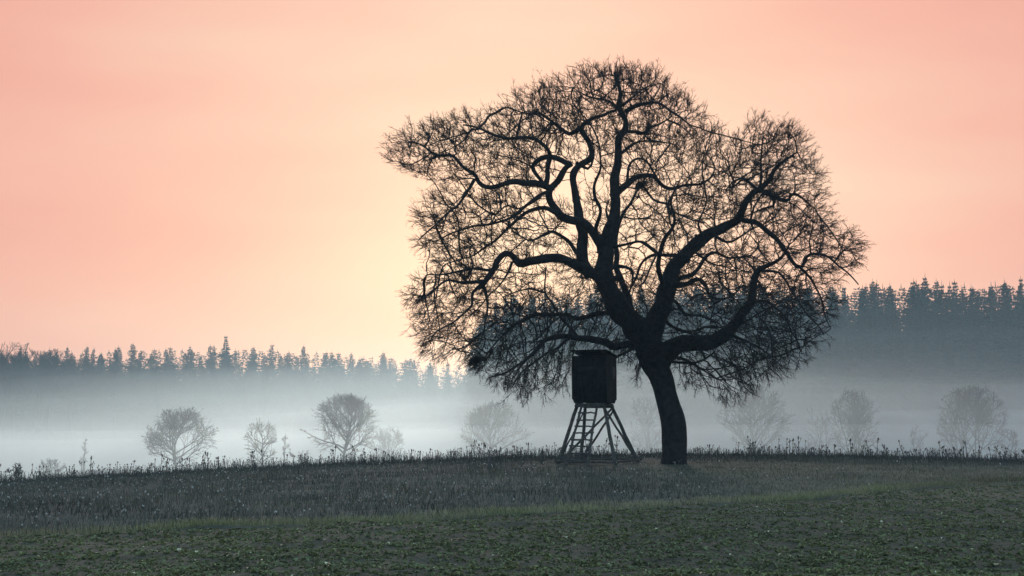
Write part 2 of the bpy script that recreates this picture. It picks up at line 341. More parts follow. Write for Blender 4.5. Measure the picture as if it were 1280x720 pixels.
# limbs: (points (px, py), start width px, end width px, depth at start, depth at end, kind)
TR = [
 ([(842,586),(843,570),(843.5,545),(841,525),(833,495),(826,472),(818,454),(812,436)], None, None, 0, 0, 'trunk'),
 ([(818,452),(806,425),(786,400),(770,376),(757,350),(754,332),(756,313)], 31, 17, 0, -.3, 'limb'),               # A
 ([(756,318),(763,285),(767,262),(769,240),(770,218),(773,193),(775,175),(783,164),(783,151),(778,141),(773,129),(775,117),(771,103),(768,90)], 16, 3, -.3, -.8, 'limb'),  # D
 ([(748,345),(735,338),(720,332),(703,325),(683,323),(663,328),(648,329),(640,321),(630,318),(622,325),(617,338),(608,350),(597,360)], 12, 5, -.2, -2.6, 'limb'),  # B
 ([(738,345),(729,325),(728,295),(726,278),(720,250),(718,226),(722,209),(735,200),(738,192),(736,180),(731,168),(726,158)], 13, 5, -.2, 1.0, 'limb'),     # C
 ([(754,310),(741,292),(728,278),(715,275),(700,268),(689,256),(687,243),(690,233),(698,224),(707,211),(716,203)], 11, 6, -.3, -1.4, 'limb'),  # E
 ([(690,236),(677,232),(662,229),(640,228),(617,235),(605,232),(597,226),(592,217),(580,208),(572,201),(565,195),(543,192),(530,183),(515,178)], 7.5, 1.5, -1.2, -3.2, 'limb'),  # F
 ([(593,224),(587,236),(579,247),(565,261),(547,278),(532,292),(523,300)], 3.5, 1.2, -2.2, -3.6, 'branch'),
 ([(712,206),(700,201),(689,198),(676,197),(667,206),(668,214),(676,225),(684,234)], 7, 3, -1.3, -.8, 'branch'),
 ([(682,232),(686,213),(688,195),(681,182),(669,174),(651,172),(634,174),(615,168),(597,159),(580,156)], 6, 1.8, -1.1, -3.4, 'limb'),  # G
 ([(726,159),(713,168),(702,162),(687,149),(670,143),(650,140),(632,134)], 5, 1.5, 1.0, 2.8, 'branch'),
 ([(726,160),(733,153),(747,146),(760,140),(770,138)], 5, 3, 1.0, .2, 'branch'),
 ([(720,203),(737,210),(742,195)], 4, 2, -1, -1.2, 'branch'),
 ([(782,140),(795,131),(809,130),(825,129),(838,137),(850,145),(862,156),(874,160)], 5, 1.3, -.7, -2.8, 'limb'),
 ([(783,164),(795,165),(807,168),(812,160),(826,155),(838,148)], 4.5, 1.3, -.6, 1.8, 'branch'),
 ([(770,243),(781,230),(796,222),(815,219),(824,227),(832,235),(843,237),(857,231),(876,231),(888,220),(895,210)], 7.5, 1.5, -.5, 2.4, 'limb'),
 ([(784,228),(786,207),(797,198),(810,203),(818,217),(822,226)], 3.5, 2, .1, .9, 'branch'),
 ([(776,192),(796,180),(818,176),(838,178)], 3.5, 1.2, -.5, -2.4, 'branch'),
 ([(761,275),(757,262),(761,249)], 3.5, 1.0, -.4, -.6, 'branch'),
 ([(700,268),(684,261),(660,265),(642,280),(620,298),(605,310),(586,321),(560,330)], 5, 1.3, -1.2, 1.6, 'limb'),
 ([(690,238),(677,243),(655,260),(633,275),(597,282),(568,289),(548,300)], 4.5, 1.2, -1.2, -3.6, 'limb'),
 ([(676,246),(660,256),(648,262),(634,258),(618,270)], 3, 1.2, -1.3, -.2, 'branch'),
 ([(606,352),(592,353),(580,353),(557,352),(537,367),(521,377)], 4.5, 1.2, -2.5, -4.2, 'branch'),
 ([(617,338),(604,338),(590,337),(557,342),(535,343)], 3.5, 1.2, -2.4, -1.2, 'branch'),
 ([(603,354),(608,367),(610,383),(607,403),(602,420)], 3.5, 1.2, -2.5, -2.0, 'branch'),
 ([(599,358),(590,368),(587,383),(570,400),(548,413),(537,426)], 3.5, 1.2, -2.6, -4.0, 'branch'),
 ([(640,328),(633,345),(622,362),(616,366)], 3, 1.2, -2, -1.2, 'branch'),
 ([(800,432),(785,431),(770,434),(753,428),(723,422),(703,422),(680,428),(658,449),(637,463),(615,472)], 10, 1.5, 0, -3.2, 'limb'),
 ([(722,421),(711,409),(703,400),(692,383),(681,364),(681,348),(683,335)], 4, 1.3, -1.2, .6, 'branch'),
 ([(682,366),(666,362),(648,364),(630,372)], 2.5, 1.0, -.6, -1.8, 'branch'),
 ([(778,398),(765,393),(750,393),(723,398),(707,393),(677,393),(657,398),(634,413),(614,437),(606,452)], 7, 1.4, 0, 3.4, 'limb'),
 ([(712,422),(690,438),(668,452),(648,470),(640,484)], 3.5, 1.1, -1.5, -4.4, 'branch'),
 ([(757,345),(770,332),(789,338),(790,350),(786,362),(780,369)], 4.5, 1.5, -.2, 1.0, 'branch'),
 ([(762,308),(780,307),(798,303),(815,308),(826,318)], 4, 1.5, -.3, -2.2, 'branch'),
 ([(816,454),(812,420),(826,390),(832,365),(839,342),(853,323),(866,308),(884,293),(902,286),(921,277),(928,264),(935,249),(949,236),(963,224),(969,209),(983,199),(996,190)], 29, 1.6, 0, 1.0, 'limb'),   # R
 ([(928,275),(945,279),(964,293),(980,314),(991,327),(1000,335),(1010,321),(1030,319),(1047,330),(1063,345),(1072,356)], 6.5, 1.2, .4, -1.8, 'limb'),  # R1
 ([(1000,334),(1017,353),(1027,373),(1033,398),(1038,410)], 3.2, 1.0, -.8, -1.5, 'branch'),
 ([(820,456),(832,441),(850,431),(880,431),(903,420),(923,400),(937,379),(943,357),(950,338),(967,328),(981,317)], 24, 2.6, 0, -2.2, 'limb'),   # S
 ([(838,452),(850,454),(864,453),(880,449),(893,441)], 3, 1.5, -.2, -1.4, 'branch'),
 ([(872,430),(877,440),(881,450)], 5, 2.5, -.6, -1.2, 'branch'),
 ([(951,338),(966,340),(980,347),(993,367),(1008,392),(1025,409),(1031,420)], 3.5, 1.0, -1.8, -3.8, 'branch'),
 ([(938,378),(960,378),(980,395),(992,418),(1000,440)], 3.5, 1.0, -1.5, .6, 'branch'),
 ([(910,415),(930,425),(950,436),(968,452)], 4, 1.0, -1.0, -3.6, 'branch'),
 ([(949,237),(966,246),(985,251),(990,243),(1003,248),(1018,262)], 5.5, 1.3, .8, 2.6, 'branch'),
 ([(967,247),(967,257),(957,260),(943,264),(930,272)], 4, 1.2, 1.4, 2.4, 'branch'),
 ([(946,236),(934,226),(925,223),(913,229),(905,240)], 4, 1.0, .8, -1.0, 'branch'),
 ([(950,236),(951,215),(952,200),(953,180),(955,165)], 3.6, 1.0, .8, 1.2, 'branch'),
 ([(836,356),(848,356),(858,356),(871,349),(882,358),(887,371),(904,373),(918,368)], 7, 1.5, 0, -2.8, 'branch'),
 ([(843,332),(847,321),(823,318),(806,326),(797,343),(784,366)], 5.5, 1.5, .2, 2.2, 'branch'),
 ([(823,318),(808,306),(795,302),(780,312)], 4, 1.2, .8, 2.6, 'branch'),
 ([(890,292),(910,302),(926,295),(941,286)], 4, 1.2, .3, -1.6, 'branch'),
 ([(864,310),(879,323),(892,331),(906,334)], 3.5, 1.2, .2, 2.4, 'branch'),
 ([(879,296),(874,282),(877,270),(884,250),(880,235)], 3, 1.0, .3, -1.2, 'branch'),
 ([(896,288),(893,276),(895,257)], 2.6, 1.0, .4, 1.4, 'branch'),
 ([(831,372),(846,378),(858,392),(880,396),(900,404)], 5, 1.2, 0, 3.6, 'branch'),
 ([(824,395),(842,408),(866,414),(890,408),(915,414)], 5, 1.2, 0, 4.2, 'branch'),
 ([(800,420),(790,436),(770,446),(752,452),(738,466)], 5, 1.0, 0, 3.8, 'branch'),
 ([(826,446),(848,446),(872,458),(896,472)], 5, 1.0, 0, 3.6, 'branch'),
 # limbs that reach towards and away from the viewer and fill the depth of the crown
 ([(800,420),(790,390),(776,352),(770,310),(778,270),(800,235),(818,200)], 10, 1.5, 0, 5.4, 'limb'),
 ([(770,372),(748,352),(716,310),(690,290),(664,300),(640,290)], 8, 1.5, 0, 5.0, 'limb'),
 ([(828,385),(846,350),(868,342),(890,318),(912,322),(938,318)], 8, 1.5, 0, 4.8, 'limb'),
 ([(832,360),(822,335),(830,300),(844,276),(838,252),(850,226)], 7, 1.3, 0, -4.6, 'limb'),
 ([(758,330),(745,296),(752,262),(742,236),(752,205),(745,170)], 6, 1.3, 0, -4.0, 'limb'),
 ([(772,135),(755,124),(735,120),(716,108)], 3.5, 1.0, -.6, 1.8, 'branch'),
 ([(778,132),(796,116),(812,108),(826,104)], 3, 1.0, -.6, 1.6, 'branch'),
]
nodes, nrad, npar = [], [], []
STEP = .28
def smooth_path(P, n):
    """Catmull-Rom through the joints, resampled to n points"""
    P = np.asarray(P, float); k = len(P)
    E = np.concatenate([[2 * P[0] - P[1]], P, [2 * P[-1] - P[-2]]])
    t = np.linspace(0, k - 1 - 1e-6, n * 6); i = t.astype(int); f = (t - i)[:, None]
    a, b, c, d = E[i], E[i + 1], E[i + 2], E[i + 3]
    C = .5 * (2 * b + (c - a) * f + (2 * a - 5 * b + 4 * c - d) * f ** 2 + (3 * b - a - 3 * c + d) * f ** 3)
    s = np.concatenate([[0], np.cumsum(np.linalg.norm(np.diff(C, axis=0), axis=1))])
    u = np.linspace(0, s[-1], n)
    return np.stack([np.interp(u, s, C[:, q]) for q in range(C.shape[1])], 1)
limb_tips = []
for (pts, w0, w1, d0, d1, kind) in TR:
    pts = np.array(pts, float); k = len(pts)
    lens = np.concatenate([[0], np.cumsum(np.linalg.norm(np.diff(pts, axis=0), axis=1))]); u = lens / lens[-1]
    dep = d0 + (d1 - d0) * u
    P3 = np.array([at(px, py, DT + dd) for (px, py), dd in zip(pts, dep)])
    if kind == 'trunk':
        wd = np.array([34, 31, 30, 29.5, 27.5, 29, 34, 38.])
        P3[0, 2] -= .35
    else:
        wd = (w0 + (w1 - w0) * u ** .80) * 1.2
    n = max(5, int(lens[-1] * S / .16))
    C = smooth_path(np.column_stack([P3, wd * S / 2]), n)
    P, r = C[:, :3].copy(), C[:, 3].copy()
    if kind != 'trunk':       # gnarls: small kinks and swellings
        m = len(P); wob = np.zeros((m, 3)); ph = rng.uniform(0, 50)
        for q in range(3): wob[:, q] = vnoise(np.arange(m) * .16 + ph, np.full(m, q * 9.7), .55, 40 + q)
        wob *= np.minimum(1, np.arange(m) / 4)[:, None]
        P += wob * (.045 + .25 * np.minimum(r, .12)[:, None])
        r *= 1 + .12 * vnoise(np.arange(m) * .16 + ph, np.zeros(m), .4, 44)
    sides = 28 if kind == 'trunk' else (16 if w0 > 12 else 10 if w0 > 5 else 7)
    ge = Geo(); ge.tubes(P[None], r[None], sides, cap=True)
    Vv = ge.V[0]
    if kind == 'trunk' or w0 > 10:  # bark ridges along the stem
        a = np.tile(np.arange(sides), len(P)); zz = np.repeat(np.arange(len(P)), sides)
        rad = Vv - np.repeat(P, sides, axis=0); rl = np.linalg.norm(rad, axis=1, keepdims=True)
        amp = .06 * vnoise(a * 1.7, zz * .22, 1.0, 50) + .04 * vnoise(a * .8, zz * .1, 1.0, 51)
        if kind == 'trunk':     # root flare, lobed
            zz0 = np.clip(1 - zz / 6.0, 0, 1) ** 2
            amp = amp + zz0 * (.16 + .14 * np.cos(a / sides * 2 * math.pi * 5 + 1.0))
        ge.V[0] = Vv + rad * amp[:, None]
    if kind != 'trunk' and len(P) > 14:      # knots and broken stubs
        k = rng.integers(3, len(P) - 3, max(1, len(P) // 16)); dr_ = rng.normal(0, 1, (len(k), 3)); dr_ /= np.linalg.norm(dr_, axis=1, keepdims=True)
        kp_ = grow(P[k], dr_ + (P[k + 2] - P[k]) * 1.5, r[k] + rng.uniform(.06, .32, len(k)), 2, .3)
        ge.tubes(kp_, r[k][:, None] * np.array([[.55, .38, .22]]) + .004, 5, cap=True)
    ge.V = [v - oak_base for v in ge.V]
    obj(kind, ge.mesh(kind, True), M_bark, oak)
    st = max(1, int(round(STEP / .16)))
    prev = -1
    for q in list(range(0, len(P), st)):
        if kind == 'trunk': continue
        nodes.append(P[q]); nrad.append(r[q]); npar.append(-2)
# crown envelope
OUT = np.array([(486,205),(502,167),(545,142),(590,122),(622,132),(650,108),(690,88),(740,73),(790,71),(825,84),(845,102),(866,124),(890,144),(894,172),(906,200),(922,178),(955,156),(990,164),(1018,192),(1033,227),(1038,270),(1053,292),(1080,303),(1074,330),(1053,350),(1052,380),(1034,400),(1024,430),(1006,448),(982,452),(952,468),(932,486),(905,494),(880,478),(852,476),(842,452),(812,440),(796,452),(798,478),(784,446),(776,426),(716,428),(706,474),(698,490),(682,492),(642,480),(612,474),(602,452),(572,438),(546,446),(528,428),(518,390),(515,360),(552,334),(526,302),(530,262),(572,240),(530,220)], float)
OUT[:, 1] += np.where(OUT[:, 1] < 150, 19, 0); OUT[:, 0] -= np.where(OUT[:, 0] > 1000, 9, 0)       # room for the outermost twigs
def inside(px, py):
    c = np.zeros(len(px), bool); n = len(OUT); j = n - 1
    for i in range(n):
        xi, yi = OUT[i]; xj, yj = OUT[j]
        c ^= ((yi > py) != (yj > py)) & (px < (xj - xi) * (py - yi) / (yj - yi + 1e-12) + xi)
        j = i
    return c
def edge_dist(px, py):
    d = np.full(len(px), 1e9)
    for i in range(len(OUT)):
        a, b = OUT[i - 1], OUT[i]; ab = b - a
        t = np.clip(((px - a[0]) * ab[0] + (py - a[1]) * ab[1]) / (ab @ ab), 0, 1)
        d = np.minimum(d, np.hypot(px - a[0] - t * ab[0], py - a[1] - t * ab[1]))
    return d
def half_depth(ed): return 6.2 * np.sqrt(np.clip(ed / 150.0, 0.03, 1))
def crown_points(n, bias):
    ax_ = rng.uniform(480, 1090, n); ay_ = rng.uniform(65, 500, n)
    ok = inside(ax_, ay_); ax_, ay_ = ax_[ok], ay_[ok]
    ed = edge_dist(ax_, ay_); half = half_depth(ed); dep = rng.uniform(-1, 1, len(ax_)) * half
    # more points near the crown's shell, fewer in the open heart of the crown
    shell = np.maximum(np.abs(dep) / half, 1 - np.clip(ed / 150, 0, 1))
    low = np.clip((ay_ - 340) / 60, 0, 1); top = np.exp(-(((ax_ - 775) / 85) ** 2 + ((ay_ - 100) / 45) ** 2))
    shoulder = np.exp(-(((ax_ - 600) / 70) ** 2 + ((ay_ - 165) / 30) ** 2))
    core = np.exp(-(((ax_ - 745) / 60) ** 2 + ((ay_ - 235) / 75) ** 2))
    keep = rng.uniform(0, 1, len(ax_)) < np.clip(bias + .5 * shell ** 2 + .02 * low + .5 * top + .3 * shoulder - .35 * core, .04, 1)
    return ax_[keep], ay_[keep], dep[keep]
cx_, cy_, cd_ = crown_points(2700, .10)
m_ = min(len(cx_), 520); cx_, cy_, cd_ = cx_[:m_], cy_[:m_], cd_[:m_]
rep = rng.integers(10, 38, m_); sig = np.repeat(rng.uniform(8, 21, m_), rep)     # clumps of twigs
gx = np.repeat(cx_, rep) + rng.normal(0, 1, rep.sum()) * sig; gy = np.repeat(cy_, rep) + rng.normal(0, 1, rep.sum()) * sig; gd = np.repeat(cd_, rep) + rng.normal(0, 1, rep.sum()) * sig * S
ok = inside(gx, gy) | (edge_dist(gx, gy) < 6); ux, uy, ud = crown_points(9000, .12)
ux, uy, ud = ux[:1300], uy[:1300], ud[:1300]
ax_ = np.concatenate([gx[ok], ux]); ay_ = np.concatenate([gy[ok], uy]); dep = np.concatenate([gd[ok], ud])
ATT = np.array([at(a, b, DT + d) for a, b, d in zip(ax_, ay_, dep)])
print('attractors', len(ATT))
n_traced = len(nodes)
alive = np.ones(len(ATT), bool)
for it in range(70):
    kd = kdtree.KDTree(len(nodes))
    for q, p in enumerate(nodes): kd.insert(p, q)
    kd.balance()
    acc = {}
    for q in np.nonzero(alive)[0]:
        co, idx, dist = kd.find(ATT[q])
        if dist < .34: alive[q] = False; continue
        if dist > 4.5: continue
        v = ATT[q] - nodes[idx]; acc.setdefault(idx, []).append(v / dist)
    if not acc: break
    grew = 0
    for idx, vs in acc.items():
        v = np.mean(vs, axis=0); nv = np.linalg.norm(v)
        if nv < .05: continue
        v = v / nv + rng.normal(0, .22, 3)
        if npar[idx] >= 0:
            pd = nodes[idx] - nodes[npar[idx]]; v = v + .35 * pd / (np.linalg.norm(pd) + 1e-9)
        v /= np.linalg.norm(v)
        nodes.append(nodes[idx] + v * STEP); npar.append(idx); nrad.append(0); grew += 1
    if grew == 0 or len(nodes) > 24000: break
nodes = np.array(nodes); NN = len(nodes)
kids = [[] for _ in range(NN)]
for q in range(n_traced, NN): kids[npar[q]].append(q)
TIPR = .0115
r_ = np.array(nrad)
for q in range(NN - 1, n_traced - 1, -1):
    r_[q] = TIPR if not kids[q] else min(.10, sum(r_[c] ** 2.15 for c in kids[q]) ** (1 / 2.15) * 1.01)
chains = []
for q in range(NN):
    if q < n_traced: starts = kids[q]
    else: starts = sorted(kids[q], key=lambda c: -r_[c])[1:]
    for c in starts:
        ch = [q, c]
        while kids[ch[-1]]: ch.append(max(kids[ch[-1]], key=lambda c: r_[c]))
        chains.append(ch)
crown = Geo(); bylen = {}
for ch in chains:
    P = nodes[ch].copy(); rr = r_[ch].copy(); rr[0] = min(rr[0], rr[1] * 1.25)
    if len(P) > 3: P[1:-1] = .5 * P[1:-1] + .25 * (P[:-2] + P[2:])
    P[1:] += rng.normal(0, .018, P[1:].shape)
    bylen.setdefault(len(ch), []).append((P, rr))
for n, lst in bylen.items():
    crown.tubes(np.array([a for a, _ in lst]), np.array([b for _, b in lst]), 3 if n < 5 else 4)
# fine twigs
ids = np.arange(n_traced, NN); thin = ids[r_[ids] < .030]
pd = nodes[thin] - nodes[np.array(npar)[thin]]; pd /= np.linalg.norm(pd, axis=1, keepdims=True) + 1e-9
centre = at(785, 330, DT)
tip = np.array([len(kids[q]) == 0 for q in thin])
per = np.where(tip, 3, (rng.uniform(0, 1, len(thin)) < .62).astype(int))
idx = np.repeat(np.arange(len(thin)), per)
st = nodes[thin][idx]; dd = pd[idx]; outw = st - centre; outw /= np.linalg.norm(outw, axis=1, keepdims=True)
dirs = dd * .55 + outw * .75 + rng.normal(0, .45, dd.shape)
lowc = np.clip((6.2 - (st[:, 2] - oak_base[2])) / 3.0, 0, 1); hic = np.clip(((st[:, 2] - oak_base[2]) - 9) / 4, 0, 1)
dirs[:, 2] += -.45 * lowc + .35 * hic
M1 = len(st)
T1 = grow(st, dirs, rng.uniform(.24, .80, M1), 3, .22)
crown.spikes(T1, np.linspace(.0115, .0065, 4)[None].repeat(M1, 0))
p2, d2, i2, t2 = sprout(T1, np.full(M1, 5), .12, .95, .62)
d2[:, 2] += -.25 * lowc[i2] + .2 * hic[i2]
T2 = grow(p2, d2, rng.uniform(.12, .38, len(p2)) * (1.2 - .5 * t2), 1, .2)
crown.spikes(T2, np.linspace(.0085, .0060, 2)[None].repeat(len(p2), 0))
sel = rng.uniform(0, 1, len(T2)) < .9
p3, d3, i3, t3 = sprout(T2[sel], np.full(sel.sum(), 2), .2, .9, .6)
T3 = grow(p3, d3, rng.uniform(.07, .22, len(p3)), 1, .25)
crown.spikes(T3, np.linspace(.0062, .005, 2)[None].repeat(len(p3), 0))
crown.V = [v - oak_base for v in crown.V]
co = obj('crown', crown.mesh('crown'), M_twig, oak); tag(co, 'mass of fine bare twigs and small boughs', kind='stuff')
print('oak nodes', NN, 'traced', n_traced, 'twigs', M1, len(p2), len(p3))

# ------------------------------------------------------------------ raised hide (hunting stand)
HY = 60.0
hc_ = at(748.5, 574, HY); hz = float(h(hc_[0], HY)); stand_base = np.array([hc_[0], HY, hz])
stand = empty('raised_hide', stand_base)
tag(stand, 'dark boarded hunting hide on splayed timber legs with a leaning ladder', 'hunting stand')
th = R(19.5)
U = np.array([math.cos(th), -math.sin(th), 0]); Sv = np.array([math.sin(th), math.cos(th), 0]); Zv = np.array([0, 0, 1.])
def loc(u, s, z): return U * u + Sv * s + Zv * z
CO = -.17           # the cabin sits a little left of the middle of the legs
PZ = 2.33           # platform height
def beam(name, a, b, rad, m=M_wood, parent=stand, square=False):
    a, b = np.asarray(a, float), np.asarray(b, float)
    ge = Geo()
    if square:
        d = (b - a) / 2; n = d / np.linalg.norm(d); up = Zv if abs(n[2]) < .8 else U
        s = np.cross(n, up); s /= np.linalg.norm(s); t = np.cross(n, s)
        ge.box((a + b) / 2, d, s * rad, t * rad)
    else:               # round pole with a slight bow and taper
        P = np.array([a + (b - a) * t for t in np.linspace(0, 1, 7)]); P[1:-1] += rng.normal(0, .010, (5, 3))
        ge.tubes(P[None], (rad * np.linspace(1.08, .92, 7) * (1 + rng.normal(0, .03, 7)))[None], 9, cap=True)
    return obj(name, ge.mesh(name, not square), m, parent)
tops = {'A': loc(CO - .58, -.58, PZ + .05), 'B': loc(CO - .58, .58, PZ + .05), 'C': loc(CO + .58, -.58, PZ + .05), 'D': loc(CO + .58, .58, PZ + .05)}
feet = {'A': loc(-1.44, -1.2, 0), 'B': loc(-1.15, 1.2, 0), 'C': loc(1.08, -1.2, 0), 'D': loc(1.44, 1.2, 0)}
for q in 'ABCD':
    f3 = feet[q]; wz = float(h(stand_base[0] + f3[0], stand_base[1] + f3[1])) - hz; f3[2] = wz - .12
    beam('leg', f3, tops[q], .075)
mixp = lambda a, b, t: a + (b - a) * t
beam('brace', mixp(feet['A'], tops['A'], .06), mixp(feet['D'], tops['D'], .97), .048)
beam('brace', mixp(feet['B'], tops['B'], .06), mixp(feet['D'], tops['D'], .93), .048)
beam('brace', mixp(feet['D'], tops['D'], .05), mixp(feet['C'], tops['C'], .95), .048)
beam('brace', mixp(feet['A'], tops['A'], .10), mixp(feet['B'], tops['B'], .95), .036)
for a, bq in (('A', 'C'), ('B', 'D'), ('C', 'D'), ('A', 'B')):
    pa, pb = feet[a].copy(), feet[bq].copy(); ex = (pb - pa) * .05; pa -= ex; pb += ex; pa[2] += .22; pb[2] += .22
    beam('ground_beam', pa, pb, .045)
# ladder
lad_t = [at(728, 504, 59.2) - stand_base, at(746.5, 504, 59.2) - stand_base]; lad_f = [at(707, 575, 57.9) - stand_base, at(733, 575, 57.9) - stand_base]
for q in range(2):
    f3 = lad_f[q]; f3[2] = float(h(stand_base[0] + f3[0], stand_base[1] + f3[1])) - hz - .05
    beam('ladder_rail', f3, lad_t[q], .052)
for q in range(9):
    t = .10 + q * .105
    a, b = mixp(lad_f[0], lad_t[0], t), mixp(lad_f[1], lad_t[1], t); e = (b - a) * .10; off = np.array([0, -.035, .02])
    tl = rng.normal(0, .012, 2)
    beam('rung', a - e + off + [0, 0, tl[0]], b + e + off + [0, 0, tl[1]], .034)
# platform bearers and deck
for s in (-.78, .78): beam('bearer', loc(CO - .62, s, PZ + .03), loc(CO + .62, s, PZ + .03), .05, square=True)
for q in range(7): beam('deck_board', loc(CO - .62, -.72 + q * .24, PZ + .115), loc(CO + .62, -.72 + q * .24, PZ + .115), .033, square=True)
# cabin walls: each a panel with cut lower corners, clad in boards with a batten on every joint
HW, CH, CUT = .735, 2.13, .16
def wall(name, face, m):
    out, along = face
    nb = 7; wdt = 2 * HW / nb
    pan = None
    for q in range(nb):
        a0 = -HW + q * wdt; a1 = a0 + wdt - .008
        lo0 = PZ + .16 + (CUT if q == 0 else 0); lo1 = PZ + .16 + (CUT if q == nb - 1 else 0)
        prd = .003 * (q % 2)
        o3 = out * (HW + prd); i3 = out * (HW - .03)
        P = [(a0, lo0), (a1, lo1), (a1, PZ + CH), (a0, PZ + CH)]
        Vv = [o3 + along * a + Zv * z for a, z in P] + [i3 + along * a + Zv * z for a, z in P]
        Vv = [v + U * CO for v in Vv]
        ge = Geo(); ge.add(Vv, [(0, 1, 2, 3), (7, 6, 5, 4), (0, 4, 5, 1), (1, 5, 6, 2), (2, 6, 7, 3), (3, 7, 4, 0)])
        obj('wall_board', ge.mesh('wall_board'), m, stand)
wall('front', (-Sv, U), M_wall); wall('side', (U, Sv), M_side); wall('back', (Sv, -U), M_wall); wall('side', (-U, -Sv), M_side)
for su in (-1, 1):
    for ss in (-1, 1):
        beam('corner_post', loc(CO + su * (HW - .005), ss * (HW - .005), PZ + .16 + CUT), loc(CO + su * (HW - .005), ss * (HW - .005), PZ + CH), .032, M_wall, square=True)
ge = Geo(); ge.box(loc(CO + HW + .02, .20, PZ + 1.45), Sv * .30, U * .012, Zv * .26)
hatch = obj('hatch', ge.mesh('hatch'), mat('grey_hatch', (.06, .056, .056), rough=.8), stand)
ge = Geo(); ge.box(loc(CO + HW + .036, -.02, PZ + 1.45), Sv * .015, U * .008, Zv * .05); obj('handle', ge.mesh('handle'), M_wood, hatch)
ge = Geo(); ge.box(loc(CO - .05, -HW - .012, PZ + 1.52), U * .42, Sv * .010, Zv * .14); obj('shutter', ge.mesh('shutter'), M_side, stand)
for q in range(4):      # roof boards under felt, pitched to the back
    ge = Geo(); s0 = -.93 + q * .465; c0 = loc(CO, s0 + .23, PZ + CH + .13 - (s0 + .23) * .09)
    ge.box(c0, U * .79, Sv * .231 + Zv * -.02, Zv * .022); obj('roof_board', ge.mesh('roof_board'), M_roof, stand)
for su in (-1, 1): beam('roof_rafter', loc(CO + su * .6, -.9, PZ + CH + .155), loc(CO + su * .6, .9, PZ + CH + .01), .035, square=True)

# ------------------------------------------------------------------ short posts by the crest
for px, py0, py1, Y, rad, lab in ((612, 571, 590, 57.0, .055, 'short thick weathered post standing alone in the weeds'),
                                  (617.5, 577, 588, 57.6, .045, 'low broken stub close behind the short thick post'),
                                  (677, 563, 578, 61.0, .05, 'slim weathered post standing just beside the raised hide ladder')):
    b = at(px, py1, Y); zt = at(px, py0, Y)[2]; zb_ = float(h(b[0], Y)) - .15
    P = np.array([[0, 0, 0], [.005, 0, (zt - zb_) * .5], [.015, .01, zt - zb_ - .04], [.02, .01, zt - zb_]])
    e = empty('field_post', (b[0], Y, zb_)); tag(e, lab, 'post')
    ge = Geo(); ge.tubes(P[None], np.array([[rad * 1.05, rad, rad * .98, rad * .7]]), 10, cap=True); obj('post_shaft', ge.mesh('post_shaft', True), M_wood, e)
    ge = Geo(); ge.tubes(np.array([[[.02, .01, zt - zb_ - .10], [.02, .01, zt - zb_ - .085]]]), np.full((1, 2), rad * 1.1), 10); obj('wire_band', ge.mesh('wire_band'), M_roof, e)

